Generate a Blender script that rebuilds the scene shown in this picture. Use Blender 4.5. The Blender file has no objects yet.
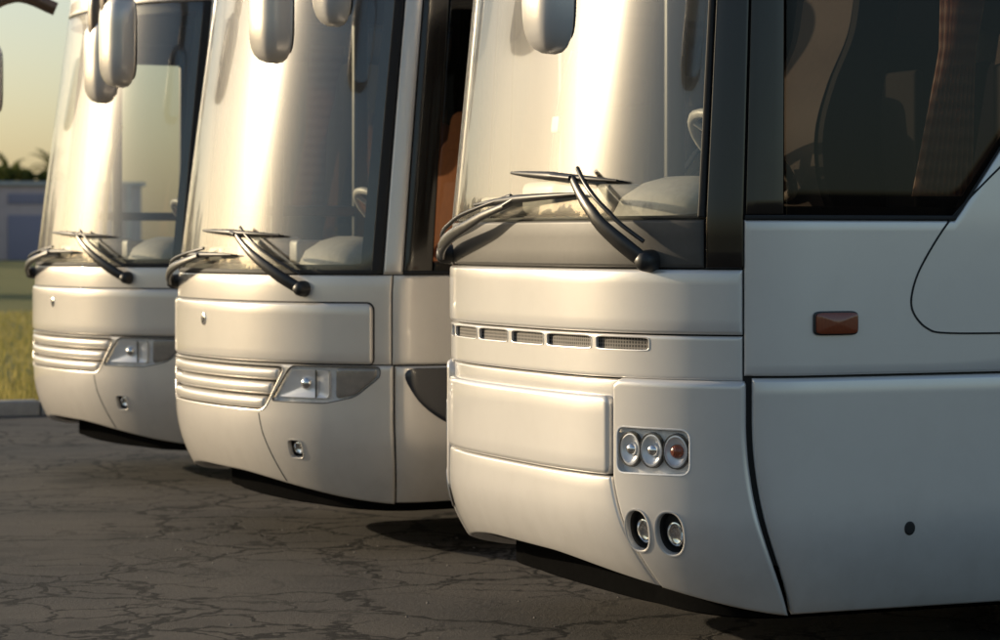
import bpy, bmesh, math, random, bisect
from mathutils import Vector, Matrix
import numpy as np
random.seed(4); np.random.seed(4)
sc=bpy.context.scene
PI=math.pi

# ------------------------------------------------------------ materials
def newmat(name):
    m=bpy.data.materials.new(name); m.use_nodes=True
    nt=m.node_tree; nt.nodes.clear()
    out=nt.nodes.new('ShaderNodeOutputMaterial')
    return m,nt,out
def N(nt,typ,**kw):
    n=nt.nodes.new(typ)
    for k,v in kw.items():
        if k.startswith('i_'):
            key=k[2:].replace('_',' ')
            n.inputs[key].default_value=v
        else: setattr(n,k,v)
    return n
def L(nt,a,b): nt.links.new(a,b)
def ramp(nt,fac,stops):
    r=nt.nodes.new('ShaderNodeValToRGB')
    els=r.color_ramp.elements
    while len(els)<len(stops): els.new(0.5)
    for e,(p,c) in zip(els,stops):
        e.position=p; e.color=(c[0],c[1],c[2],1) if not isinstance(c,(int,float)) else (c,c,c,1)
    L(nt,fac,r.inputs[0]); return r.outputs[0]
def noise(nt,vec,scale,detail=4,rough=.55,dist=0):
    n=nt.nodes.new('ShaderNodeTexNoise'); n.inputs['Scale'].default_value=scale
    n.inputs['Detail'].default_value=detail; n.inputs['Roughness'].default_value=rough
    n.inputs['Distortion'].default_value=dist
    if vec is not None: L(nt,vec,n.inputs['Vector'])
    return n
def coords(nt): return nt.nodes.new('ShaderNodeTexCoord').outputs['Object']
def scalevec(nt,vec,s):
    m=nt.nodes.new('ShaderNodeMapping'); m.inputs['Scale'].default_value=s
    L(nt,vec,m.inputs['Vector']); return m.outputs[0]
def math_(nt,op,a,b=None,clamp=False):
    n=nt.nodes.new('ShaderNodeMath'); n.operation=op; n.use_clamp=clamp
    for i,v in enumerate((a,b)):
        if v is None: continue
        if isinstance(v,(int,float)): n.inputs[i].default_value=v
        else: L(nt,v,n.inputs[i])
    return n.outputs[0]
def mixc(nt,fac,a,b,mode='MIX'):
    n=nt.nodes.new('ShaderNodeMixRGB'); n.blend_type=mode
    for i,v in enumerate((fac,a,b)):
        if isinstance(v,(int,float)): n.inputs[i].default_value=v
        elif isinstance(v,tuple): n.inputs[i].default_value=(v[0],v[1],v[2],1)
        else: L(nt,v,n.inputs[i])
    return n.outputs[0]
def bump(nt,h,strength,dist=.01):
    b=nt.nodes.new('ShaderNodeBump'); b.inputs['Strength'].default_value=strength
    b.inputs['Distance'].default_value=dist; L(nt,h,b.inputs['Height']); return b.outputs[0]
def pbsdf(nt,out,color=None,rough=.5,metal=0,coat=0,coatr=.05,normal=None,spec=.5):
    p=nt.nodes.new('ShaderNodeBsdfPrincipled')
    if color is not None:
        if isinstance(color,tuple): p.inputs['Base Color'].default_value=(*color,1)
        else: L(nt,color,p.inputs['Base Color'])
    if isinstance(rough,(int,float)): p.inputs['Roughness'].default_value=rough
    else: L(nt,rough,p.inputs['Roughness'])
    p.inputs['Metallic'].default_value=metal
    p.inputs['Coat Weight'].default_value=coat; p.inputs['Coat Roughness'].default_value=coatr
    p.inputs['Specular IOR Level'].default_value=spec
    if normal is not None: L(nt,normal,p.inputs['Normal'])
    L(nt,p.outputs[0],out.inputs['Surface']); return p

def paint_mat(name,base):
    m,nt,out=newmat(name); co=coords(nt)
    sep=nt.nodes.new('ShaderNodeSeparateXYZ'); L(nt,co,sep.inputs[0])
    n1=noise(nt,co,1.3,2,.5)
    n2=noise(nt,scalevec(nt,co,(7,7,2.2)),1.0,4,.6)
    n3=noise(nt,co,9,5,.6)
    low=math_(nt,'SUBTRACT',1.0,math_(nt,'MULTIPLY',sep.outputs['Z'],1.35),True)   # road dirt builds up low down
    d=math_(nt,'MULTIPLY',low,math_(nt,'ADD',math_(nt,'MULTIPLY',n3.outputs[0],.7),math_(nt,'MULTIPLY',n2.outputs[0],.6)))
    d=math_(nt,'ADD',math_(nt,'MULTIPLY',d,.6),math_(nt,'MULTIPLY',ramp(nt,n3.outputs[0],[(.45,0.),(.75,1.)]),.05),True)
    col=mixc(nt,d,tuple(base),(.26,.225,.19))
    rg=math_(nt,'ADD',.29,math_(nt,'MULTIPLY',low,.10))
    p=pbsdf(nt,out,col,rg,.30,.75,.04,bump(nt,n1.outputs[0],.22,.012))
    return m
PAINT=paint_mat('silver_paint',(.68,.66,.635))
PAINTB=paint_mat('silver_paint_far',(.71,.67,.615))
def simple(name,c,rough=.5,metal=0,coat=0,nscale=30,var=.25,bs=.1,spec=.5):
    m,nt,out=newmat(name); co=coords(nt); n=noise(nt,co,nscale,4)
    col=mixc(nt,n.outputs[0],tuple(x*(1-var) for x in c),tuple(min(1,x*(1+var)) for x in c))
    pbsdf(nt,out,col,math_(nt,'ADD',rough-.05,math_(nt,'MULTIPLY',n.outputs[0],.1)),metal,coat,.05,bump(nt,n.outputs[0],bs,.002),spec)
    return m
BLACK=simple('black_core',(.012,.012,.013),.6)
UNDER=simple('underbody_black',(.006,.006,.006),.95,spec=0.)
GLOSSBLACK=simple('black_gloss_trim',(.012,.009,.007),.14,0,.2,8,.2,.02)
NAVY=simple('painted_reflection_dark',(.02,.024,.035),.25,0,.5,8,.2,.02)  # dark tone for the reflection painted on the flank
PLASTIC=simple('dark_plastic',(.022,.021,.020),.42)
COWL=simple('cowl_plastic',(.06,.056,.05),.5)
INDL=simple('indicator_lens',(.30,.27,.24),.25,.2,.5)
RUBBER=simple('seal_rubber',(.01,.01,.01),.7)
CHROME=simple('reflector_chrome',(.85,.85,.85),.12,1,0,20,.05,.02)
SILVER=simple('reflector_silver',(.86,.86,.86),.3,.35,0,20,.05,.02)
HOUSING=simple('lamp_housing',(.82,.82,.82),.28,.0,.6)
TYRE=simple('tyre_rubber',(.02,.02,.02),.85)
RIM=simple('steel_rim',(.35,.35,.36),.4,.8)
SEAT=simple('seat_cloth',(.04,.042,.06),.9)
SEATDK=simple('driver_seat_cloth',(.010,.010,.012),.85)
HEADREST=simple('headrest_cover',(.5,.46,.4),.9)
DASH=simple('dash_top',(.42,.39,.35),.45)
DASHDK=simple('dash_dark',(.07,.065,.06),.6)
INT=simple('interior_lining',(.05,.046,.042),.9)
LININGLT=simple('seat_side_panel',(.13,.11,.10),.7)
RAIL=simple('grab_rail',(.45,.36,.12),.35)
STICK=simple('sticker_film',(.40,.42,.42),.5)
SHADECLOTH=simple('seat_cloth_orange',(.70,.30,.13),.9)
ALU=simple('arm_metal',(.04,.038,.036),.3,.3)
ARM=simple('mirror_arm_plastic',(.13,.085,.055),.35,0,.3)
def amber():
    m,nt,out=newmat('amber_lens'); co=coords(nt); w=N(nt,'ShaderNodeTexWave',i_Scale=60.); L(nt,co,w.inputs['Vector'])
    p=pbsdf(nt,out,mixc(nt,w.outputs[0],(.20,.045,.018),(.30,.07,.025)),.2,0,.5,.05,bump(nt,w.outputs[0],.3,.002)); return m
AMBER=amber()
def curtain():
    m,nt,out=newmat('curtain_cloth'); co=coords(nt)
    w=N(nt,'ShaderNodeTexWave',bands_direction='Z',i_Scale=5.,i_Distortion=.8); L(nt,co,w.inputs['Vector'])
    c=mixc(nt,w.outputs[0],(.68,.45,.35),(.90,.74,.63))
    d=N(nt,'ShaderNodeBsdfDiffuse');L(nt,c,d.inputs[0]);t=N(nt,'ShaderNodeBsdfTranslucent');L(nt,c,t.inputs[0])
    x=N(nt,'ShaderNodeMixShader');x.inputs[0].default_value=.45;L(nt,d.outputs[0],x.inputs[1]);L(nt,t.outputs[0],x.inputs[2]);L(nt,x.outputs[0],out.inputs[0]);return m
CURT=curtain()
def mesh_grille():
    m,nt,out=newmat('grille_mesh'); co=coords(nt)
    w=N(nt,'ShaderNodeTexWave',bands_direction='Y',i_Scale=24.); L(nt,co,w.inputs['Vector'])
    w2=N(nt,'ShaderNodeTexWave',bands_direction='Z',i_Scale=24.); L(nt,co,w2.inputs['Vector'])
    f=math_(nt,'MULTIPLY',w.outputs[1],w2.outputs[1])
    pbsdf(nt,out,ramp(nt,f,[(.10,(.16,.145,.13)),(.30,(.008,.008,.008))]),.6,0,0,.05,bump(nt,f,-.5,.004),.3); return m
GRM=mesh_grille()
def glass(name,tint,dust,base=.07,rough=.015,g1=.03,g2w=.012,pw=5.):
    m,nt,out=newmat(name); co=coords(nt)
    lw=N(nt,'ShaderNodeLayerWeight'); lw.inputs[0].default_value=.5
    fac=math_(nt,'ADD',base,math_(nt,'MULTIPLY',math_(nt,'POWER',lw.outputs['Facing'],pw),1-base),True)
    tr=N(nt,'ShaderNodeBsdfTransparent'); tr.inputs[0].default_value=(*tint,1)
    n0=noise(nt,co,.8,2)
    bn=bump(nt,n0.outputs[0],.06,.02)
    gl=N(nt,'ShaderNodeBsdfGlossy'); gl.inputs['Roughness'].default_value=rough; L(nt,bn,gl.inputs['Normal'])
    g2=N(nt,'ShaderNodeBsdfGlossy'); g2.inputs['Roughness'].default_value=.36
    g3=N(nt,'ShaderNodeBsdfGlossy'); g3.inputs['Roughness'].default_value=.20
    mg=N(nt,'ShaderNodeMixShader'); mg.inputs[0].default_value=g1; L(nt,gl.outputs[0],mg.inputs[1]); L(nt,g2.outputs[0],mg.inputs[2])
    mg2=N(nt,'ShaderNodeMixShader'); mg2.inputs[0].default_value=g2w; L(nt,mg.outputs[0],mg2.inputs[1]); L(nt,g3.outputs[0],mg2.inputs[2])
    mx=N(nt,'ShaderNodeMixShader'); L(nt,fac,mx.inputs[0]); L(nt,tr.outputs[0],mx.inputs[1]); L(nt,mg2.outputs[0],mx.inputs[2])
    df=N(nt,'ShaderNodeBsdfDiffuse'); df.inputs[0].default_value=(.66,.58,.46,1)
    n1=noise(nt,co,2.3,6,.65)
    du=math_(nt,'MULTIPLY',ramp(nt,n1.outputs[0],[(.3,.3),(.75,1.)]),dust)
    mf=N(nt,'ShaderNodeMixShader'); L(nt,du,mf.inputs[0]); L(nt,mx.outputs[0],mf.inputs[1]); L(nt,df.outputs[0],mf.inputs[2])
    L(nt,mf.outputs[0],out.inputs['Surface']); return m
WGLASS=glass('windshield_glass',(.84,.85,.80),.06,.13,.005,.06,.50,4.)
DGLASS=glass('door_glass',(.80,.81,.78),.01,.06,.006,.0,.0)
SGLASS=glass('side_glass',(.19,.165,.15),.002,.022,.008,.0,.0)
LENS=glass('lamp_lens',(.97,.97,.97),.01,.04,.02,.02,.0)

# ------------------------------------------------------------ mesh helpers
def mk(name,vs,fs,mat,parent=None,smooth=True,sharp=45):
    me=bpy.data.meshes.new(name); me.from_pydata([tuple(v) for v in vs],[],fs); me.update()
    if smooth:
        me.shade_smooth(); me.set_sharp_from_angle(angle=math.radians(sharp))
    me.materials.append(mat)
    ob=bpy.data.objects.new(name,me); sc.collection.objects.link(ob)
    if parent: ob.parent=parent
    return ob
def linsp(a,b,n): return [a+(b-a)*i/n for i in range(n+1)]
def inpoly(x,y,poly):
    c=False; j=len(poly)-1
    for i in range(len(poly)):
        xi,yi=poly[i]; xj,yj=poly[j]
        if (yi>y)!=(yj>y) and x<(xj-xi)*(y-yi)/(yj-yi)+xi: c=not c
        j=i
    return c
def nearest(x,y,poly):
    best=None;bd=1e9
    for i in range(len(poly)):
        x1,y1=poly[i-1];x2,y2=poly[i]
        dx,dy=x2-x1,y2-y1; l=dx*dx+dy*dy
        k=0 if l<1e-14 else max(0,min(1,((x-x1)*dx+(y-y1)*dy)/l))
        px,py=x1+k*dx,y1+k*dy; d=(px-x)**2+(py-y)**2
        if d<bd: bd=d;best=(px,py)
    return best
def rrect(tc,zc,ht,hz,p=4,n=40):
    o=[]
    for i in range(n):
        th=2*PI*i/n; c,s=math.cos(th),math.sin(th)
        o.append((tc+ht*math.copysign(abs(c)**(2/p),c),zc+hz*math.copysign(abs(s)**(2/p),s)))
    return o
def polyround(pts,r,n=5,sub=.03):
    out=[];m=len(pts)
    for i in range(m):
        p=Vector(pts[i]);a=Vector(pts[i-1]);b=Vector(pts[(i+1)%m])
        da=(a-p);db=(b-p);rr=min(r,da.length*.45,db.length*.45)
        s=p+da.normalized()*rr;e=p+db.normalized()*rr
        for k in range(n+1):
            u=k/n; q=s*(1-u)**2+p*2*u*(1-u)+e*u*u; out.append((q.x,q.y))
    res=[]
    for i in range(len(out)):
        a=Vector(out[i]);b=Vector(out[(i+1)%len(out)]);d=(b-a).length;k=max(1,int(d/sub))
        for j in range(k):
            q=a+(b-a)*j/k;res.append((q.x,q.y))
    return res

class Surf:
    def __init__(s,c,n,m,Gz,wz,shz,Len=12.0):
        s.c=c;s.Gz=Gz;s.wz=wz;s.shz=shz
        G=Gz(1.3);w=1.275
        pts=[]
        for i in range(501):
            th=PI/2*i/500
            pts.append((w*math.sin(th)**(2/n),math.cos(th)**(2/m) if i<500 else 0.,-c))
        s.nf=len(pts)
        rb=-(Len-.45); pts.append((w,0,rb+.25))
        for i in range(1,13):
            th=PI/2*i/12; pts.append((w-.25+.25*math.cos(th),0,rb+.25-.25*math.sin(th)))
        pts.append((0,0,rb))
        s.T=[0];
        for i in range(1,len(pts)):
            a0,g0,f0=pts[i-1];a1,g1,f1=pts[i]
            s.T.append(s.T[-1]+math.hypot(a1-a0,(g1*G+f1)-(g0*G+f0))+1e-9)
        s.pts=pts; s.Tc=s.T[s.nf-1]; s.Tmax=s.T[-1]; s.rb=rb
        s.Trear=s.T[s.nf]
    def ta(s,a):
        A=[p[0] for p in s.pts[:s.nf]]; i=bisect.bisect_left(A,abs(a)); i=max(1,min(i,s.nf-1))
        k=(abs(a)-A[i-1])/(A[i]-A[i-1]+1e-12)
        return math.copysign(s.T[i-1]+k*(s.T[i]-s.T[i-1]),a)
    def tf(s,f): return s.Tc+(-s.c-f)
    def P0(s,t,z):
        sg=1 if t>=0 else -1; T=min(abs(t),s.Tmax-1e-6)
        i=bisect.bisect_right(s.T,T); i=max(1,min(i,len(s.T)-1))
        k=(T-s.T[i-1])/(s.T[i]-s.T[i-1])
        p,q=s.pts[i-1],s.pts[i]
        a=(p[0]+k*(q[0]-p[0]))*s.wz(z)/1.275*sg
        f=(p[1]+k*(q[1]-p[1]))*s.Gz(z)+p[2]+k*(q[2]-p[2])-s.shz(z)*max(0,min(1,1-(T-s.Tc)/4))
        return Vector((-f,-a,z))
    def nrm(s,t,z):
        e=.012
        d1=s.P0(t+e,z)-s.P0(t-e,z); d2=s.P0(t,z+e)-s.P0(t,z-e)
        n=d1.cross(d2); n.normalize(); return n
    def P(s,t,z,off=0): return s.P0(t,z)+s.nrm(t,z)*off

def panel(name,S,t0,t1,zb,zt,mat,par,off=0,r=.009,dep=.006,dt=.04,dz=.05,rc=(0,0,0,0),holes=(),dl=None,dr=None,skirt=.045):
    zbf=zb if callable(zb) else (lambda t:zb); ztf=zt if callable(zt) else (lambda t:zt)
    if t1<t0: t0,t1=t1,t0
    n=max(1,math.ceil((t1-t0-2*r)/dt)); inner=linsp(t0+r,t1-r,n)
    R=max(rc)
    if R>0:
        for k in range(0,8):
            x=R*(1-math.cos(k/7*PI/2))
            if x>r*1.02: inner+= [t0+x,t1-x]
    inner=sorted(inner); q=[inner[0]]
    for x in inner[1:]:
        if x-q[-1]>1e-4:q.append(x)
    inner=q
    cols=[t0,t0,t0+.3*r,t0+.65*r]+inner+[t1-.65*r,t1-.3*r,t1,t1]
    H=max(ztf(t)-zbf(t) for t in inner); nr=max(1,math.ceil((H-2*r)/dz))
    tz=[];offs=[]
    def ins(x,rr): return rr-math.sqrt(max(0,rr*rr-(rr-x)**2)) if x<rr else 0
    nc=len(cols); nrow=nr+1+8-0
    for i,t in enumerate(cols):
        x0,x1=t-t0,t1-t
        bot=zbf(t)+ins(x0,rc[0])+ins(x1,rc[2]); top=ztf(t)-ins(x0,rc[1])-ins(x1,rc[3])
        rows=[bot,bot,bot+.3*r,bot+.65*r]+linsp(bot+r,top-r,nr)+[top-.65*r,top-.3*r,top,top]
        nrow=len(rows)
        for j,z in enumerate(rows):
            d=max(0,min(x0,x1,z-bot,top-z)); o=off-dep*(1-min(d/r,1))**2
            if i in(0,nc-1) or j in (0,nrow-1): o=off-skirt
            u=(t-t0)/(t1-t0); tt=t
            if dl: tt+=(1-u)*dl(z)
            if dr: tt+=u*dr(z)
            tz.append([tt,z]); offs.append(o)
    fs=[]
    cut=set();keep=set()
    bbs=[(min(p[0] for p in h),max(p[0] for p in h),min(p[1] for p in h),max(p[1] for p in h)) for h in holes]
    owner={}
    for i in range(nc-1):
        for j in range(nrow-1):
            f=(i*nrow+j,(i+1)*nrow+j,(i+1)*nrow+j+1,i*nrow+j+1)
            cx=sum(tz[k][0] for k in f)/4; cz=sum(tz[k][1] for k in f)/4; hit=None
            for h,b in zip(holes,bbs):
                if b[0]<=cx<=b[1] and b[2]<=cz<=b[3] and inpoly(cx,cz,h): hit=h;break
            if hit is not None:
                for k in f: cut.add(k); owner[k]=hit
            else:
                fs.append(f); keep.update(f)
    for k in cut&keep:
        x,z=nearest(tz[k][0],tz[k][1],owner[k]); tz[k]=[x,z]
    used=sorted(keep); rem={k:i for i,k in enumerate(used)}
    vs=[S.P(tz[k][0],tz[k][1],offs[k]) for k in used]
    return mk(name,vs,[tuple(rem[k] for k in f) for f in fs],mat,par)
def ctr(o): return (sum(p[0] for p in o)/len(o),sum(p[1] for p in o)/len(o))
def scl(o,k,c=None):
    c=c or ctr(o); return [(c[0]+(p[0]-c[0])*k,c[1]+(p[1]-c[1])*k) for p in o]
def grow(o,d):
    n=len(o);res=[];
    area=sum(o[i-1][0]*o[i][1]-o[i][0]*o[i-1][1] for i in range(n)); sg=1 if area>0 else -1
    for i in range(n):
        a=o[i-1];b=o[(i+1)%n];dx,dz=b[0]-a[0],b[1]-a[1];l=math.hypot(dx,dz)+1e-9
        res.append((o[i][0]+sg*dz/l*d,o[i][1]-sg*dx/l*d))
    return res
def rings(name,S,outs,offs,mat,par,cap=True):
    area=sum(outs[0][i-1][0]*outs[0][i][1]-outs[0][i][0]*outs[0][i-1][1] for i in range(len(outs[0])))
    if area<0: outs=[o[::-1] for o in outs]
    vs=[];n=len(outs[0]);fs=[]
    for o,f in zip(outs,offs): vs+=[S.P(p[0],p[1],f) for p in o]
    for k in range(len(outs)-1):
        for i in range(n):
            j=(i+1)%n; fs.append((k*n+i,k*n+j,(k+1)*n+j,(k+1)*n+i))
    if cap:
        c=ctr(outs[-1]); vs.append(S.P(c[0],c[1],offs[-1])); b=(len(outs)-1)*n
        for i in range(n): fs.append((b+i,b+(i+1)%n,len(vs)-1))
    return mk(name,vs,fs,mat,par)
def patch(name,S,o,off,mat,par,dome=0,edge=.004,nr=6):
    outs=[o,o];offs=[off-.012,off-edge*.5]
    outs.append(grow(o,-edge));offs.append(off)
    for k in range(1,nr):
        l=1-k/nr; outs.append(scl(grow(o,-edge),l)); offs.append(off+dome*(1-l*l))
    return rings(name,S,outs,offs,mat,par)
def rim(name,S,o,off,mat,par,w=.008,h=.004):
    return rings(name,S,[grow(o,w),grow(o,w*.7),grow(o,0),grow(o,-w*.4),grow(o,-w*.5)],[off-.002,off+h,off+h,off+h*.4,off-.02],mat,par,False)
def recess(name,S,o,off,depth,mat,par,tap=.9):
    return rings(name,S,[grow(o,.003),scl(o,(1+tap)/2),scl(o,tap),scl(o,tap*.5)],[off,off-depth*.6,off-depth,off-depth],mat,par)
def cup(name,S,tc,zc,R,back,front,mat,par,R2=None):
    k=(R2 or R)/R
    def c(r): return [(tc+r*math.cos(2*PI*i/28),zc+r*k*math.sin(2*PI*i/28)) for i in range(28)]
    d=front-back
    return rings(name,S,[c(R),c(R),c(R*.9),c(R*.85),c(R*.7),c(R*.45),c(R*.2)],[back,front,front+.001,front-.006,front-d*.45,front-d*.8,back+.004],mat,par)
def bulb(name,S,tc,zc,R,off,mat,par):
    def c(r): return [(tc+r*math.cos(2*PI*i/20),zc+r*math.sin(2*PI*i/20)) for i in range(20)]
    return rings(name,S,[c(R*math.cos(a)) for a in linsp(0,1.45,6)],[off+R*math.sin(a)*.8 for a in linsp(0,1.45,6)],mat,par)
def seam(name,S,pts,par,w=.006,off=.003,mat=None):
    vs=[];n=len(pts);fs=[]
    for i,p in enumerate(pts):
        a=pts[max(0,i-1)];b=pts[min(n-1,i+1)];dx,dz=b[0]-a[0],b[1]-a[1];l=math.hypot(dx,dz)+1e-9
        ox,oz=-dz/l*w/2,dx/l*w/2
        vs+=[S.P(p[0]-ox,p[1]-oz,off-.006),S.P(p[0]-ox,p[1]-oz,off),S.P(p[0]+ox,p[1]+oz,off),S.P(p[0]+ox,p[1]+oz,off-.006)]
        if i:
            for k in range(3): fs.append((4*i-4+k,4*i+k,4*i+k+1,4*i-3+k))
    return mk(name,vs,fs,mat or RUBBER,par)
def dens(pts,step=.04):
    r=[]
    for i in range(len(pts)-1):
        a,b=pts[i],pts[i+1];k=max(1,int(math.hypot(b[0]-a[0],b[1]-a[1])/step))
        for j in range(k): r.append((a[0]+(b[0]-a[0])*j/k,a[1]+(b[1]-a[1])*j/k))
    r.append(pts[-1]);return r
def catmull(p,n=8):
    p=[Vector(x) for x in p]; q=[p[0]*2-p[1]]+p+[p[-1]*2-p[-2]];o=[]
    for i in range(1,len(q)-2):
        for k in range(n):
            t=k/n;a,b,c,d=q[i-1],q[i],q[i+1],q[i+2]
            o.append(.5*((2*b)+(c-a)*t+(2*a-5*b+4*c-d)*t*t+(3*b-a-3*c+d)*t**3))
    o.append(p[-1]);return o
def tube(name,pts,rx,ry,mat,par,up=Vector((0,0,1)),seg=12,pw=2.6):
    pts=[Vector(p) for p in pts];n=len(pts)
    if isinstance(rx,(int,float)): rx=[rx]*n
    if isinstance(ry,(int,float)): ry=[ry]*n
    if len(rx)!=n: rx=[np.interp(i/(n-1),np.linspace(0,1,len(rx)),rx) for i in range(n)]
    if len(ry)!=n: ry=[np.interp(i/(n-1),np.linspace(0,1,len(ry)),ry) for i in range(n)]
    ups=up if isinstance(up,list) else [up]*n
    vs=[];fs=[]
    for i in range(n):
        d=(pts[min(n-1,i+1)]-pts[max(0,i-1)]).normalized()
        s=d.cross(ups[i])
        if s.length<1e-3: s=d.cross(Vector((1,0,0)))
        s.normalize();u=s.cross(d)
        for k in range(seg):
            th=2*PI*k/seg;c,sn=math.cos(th),math.sin(th)
            vs.append(pts[i]+s*rx[i]*math.copysign(abs(c)**(2/pw),c)+u*ry[i]*math.copysign(abs(sn)**(2/pw),sn))
        if i:
            for k in range(seg): fs.append(((i-1)*seg+k,(i-1)*seg+(k+1)%seg,i*seg+(k+1)%seg,i*seg+k))
    fs.append(tuple(range(seg))[::-1]);fs.append(tuple((n-1)*seg+k for k in range(seg)))
    return mk(name,vs,fs,mat,par,True,60)
def Lc(a,f,z): return Vector((-f,-a,z))
def rbox(bm,cx,cy,cz,sx,sy,sz,bev=.03,rot=None):
    r=bmesh.ops.create_cube(bm,size=1); vs=r['verts']
    for v in vs: v.co=Vector((v.co.x*sx,v.co.y*sy,v.co.z*sz))
    es=set(e for v in vs for e in v.link_edges)
    rr=bmesh.ops.bevel(bm,geom=list(es)+vs,offset=bev,segments=3,affect='EDGES',profile=.5)
    nv=set(v for f in rr['faces'] for v in f.verts)
    allv=set(nv)
    st=list(nv)
    while st:
        v=st.pop()
        for e in v.link_edges:
            o=e.other_vert(v)
            if o not in allv: allv.add(o);st.append(o)
    M=Matrix.Translation((cx,cy,cz))@(rot or Matrix.Identity(4))
    for v in allv: v.co=M@v.co
def bmobj(name,bm,mat,par,smooth=True):
    me=bpy.data.meshes.new(name);bm.to_mesh(me);bm.free()
    if smooth: me.shade_smooth();me.set_sharp_from_angle(angle=math.radians(40))
    me.materials.append(mat);ob=bpy.data.objects.new(name,me);sc.collection.objects.link(ob)
    if par: ob.parent=par
    return ob
def lathe(name,prof,cx,cy,cz,mat,par,seg=48):
    vs=[];fs=[];n=len(prof)
    for k in range(seg):
        th=2*PI*k/seg
        for r,y in prof: vs.append((cx+r*math.cos(th),cy+y,cz+r*math.sin(th)))
    for k in range(seg):
        for i in range(n-1): fs.append((k*n+i,k*n+i+1,((k+1)%seg)*n+i+1,((k+1)%seg)*n+i))
    return mk(name,vs,fs,mat,par,True,35)

# ------------------------------------------------------------ coach common parts
AX=(-2.75,-8.7)
def zbot_side(S,base):
    def f(t):
        ff=-S.c-(abs(t)-S.Tc)
        z=base
        for ax in AX:
            d=abs(ff-ax)
            if d<.6: z=max(z,.5+math.sqrt(.6**2-d*d))
        return z
    return f
def core(S,par,opens,zl,tl,roofz=3.3):
    base=sorted(set([round(x,4) for x in tl]))
    full=sorted(set([-x for x in base]+base))
    ts=[full[0]]
    for x in full[1:]:
        k=max(1,math.ceil((x-ts[-1])/(.06 if abs(x)<S.Tc+.1 else .5))); a=ts[-1]
        ts+= [a+(x-a)*i/k for i in range(1,k+1)]
    zs=[zl[0]]
    for z in zl[1:]:
        k=max(1,math.ceil((z-zs[-1])/.2));a=zs[-1];zs+=[a+(z-a)*i/k for i in range(1,k+1)]
    nz=len(zs);vs=[S.P(t,z,-.03) for t in ts for z in zs];fs=[]
    for i in range(len(ts)-1):
        for j in range(nz-1):
            ct=abs((ts[i]+ts[i+1])/2);cz=(zs[j]+zs[j+1])/2
            if any(o[0]<ct<o[1] and o[2]<cz<o[3] for o in opens): continue
            fs.append((i*nz+j,(i+1)*nz+j,(i+1)*nz+j+1,i*nz+j+1))
    mk('body_core',vs,fs,BLACK,par)
    ring=[S.P0(t,zl[0]) for t in ts]
    c=Vector((5.5,0,zl[0]));v=[r for r in ring]+[c]
    mk('underbody',v,[(i+1,i,len(v)-1) for i in range(len(ring)-1)],UNDER,par,False)
    # dam added under the front bumper to block sun and deepen ground shade
    tt=linsp(-S.tf(-1.9),S.tf(-1.9),90);vs=[];fs=[]
    for t in tt:
        nn=S.nrm(t,.7);nn.z=0;nn.normalize();q=min(1,max(0,(abs(t)-S.ta(.6))/.7));p=S.P0(t,.62)-nn*(.34-.12*q)
        for z in (.55,.22,.21,.30): vs.append((p.x+(.03 if z in(.21,.30) else 0),p.y*(1 if z not in(.21,.30) else .98),z))
    for i in range(90):
        for k in range(3): fs.append((i*4+k,(i+1)*4+k,(i+1)*4+k+1,i*4+k+1))
    mk('sun_block_dam',vs,fs,UNDER,par)
    bm=bmesh.new()
    rbox(bm,1.35,.1,.34,1.7,1.9,.22,.06);rbox(bm,5.6,0,.30,4.6,2.15,.24,.05);rbox(bm,10.2,0,.33,2.0,2.1,.2,.05)
    bmobj('sun_block_tray',bm,UNDER,par)  # trays added below the floor to stop sunlight passing beneath the coach
    bm=bmesh.new()
    for ax in AX: rbox(bm,-ax,0,.5,.18,1.9,.18,.04)
    rbox(bm,5.6,.45,.47,9,.14,.10,.02);rbox(bm,5.6,-.45,.47,9,.14,.10,.02)
    bmobj('chassis',bm,UNDER,par)
    return ts
def roof(S,par,mat,ts,z0=3.3):
    vs=[];fs=[];n=len(ts)
    for k in range(8):
        ph=PI/2*k/7;ins=.34*(1-math.cos(ph));z=z0+.28*math.sin(ph)
        for t in ts:
            p=S.P0(t,z0);nn=S.nrm(t,z0);nn.z=0;nn.normalize();p=p-nn*ins;p.z=z;vs.append(p)
    for k in range(7):
        for i in range(n-1): fs.append((k*n+i,k*n+i+1,(k+1)*n+i+1,(k+1)*n+i))
    c=len(vs);vs.append(Vector((5.6,0,z0+.30)))
    for i in range(n-1): fs.append((7*n+i,7*n+i+1,c))
    mk('roof',vs,fs,mat,par)
def wheels(par):
    for ax in AX:
        for sg in(1,-1):
            y=-sg*1.08;d=-sg
            pr=[(.24,-.14),(.30,-.15),(.40,-.155),(.48,-.15),(.505,-.12),(.51,0),(.505,.12),(.48,.15),(.40,.155),(.30,.15),(.285,.13)]
            lathe('tyre',pr,-ax,y,.51,TYRE,par)
            pr=[(.285,.14*d),(.27,.12*d),(.26,.06*d),(.24,.02*d),(.15,.03*d),(.14,.10*d),(.10,.13*d),(.001,.135*d)]
            lathe('wheel_rim',pr,-ax,y,.51,RIM,par)
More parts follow.
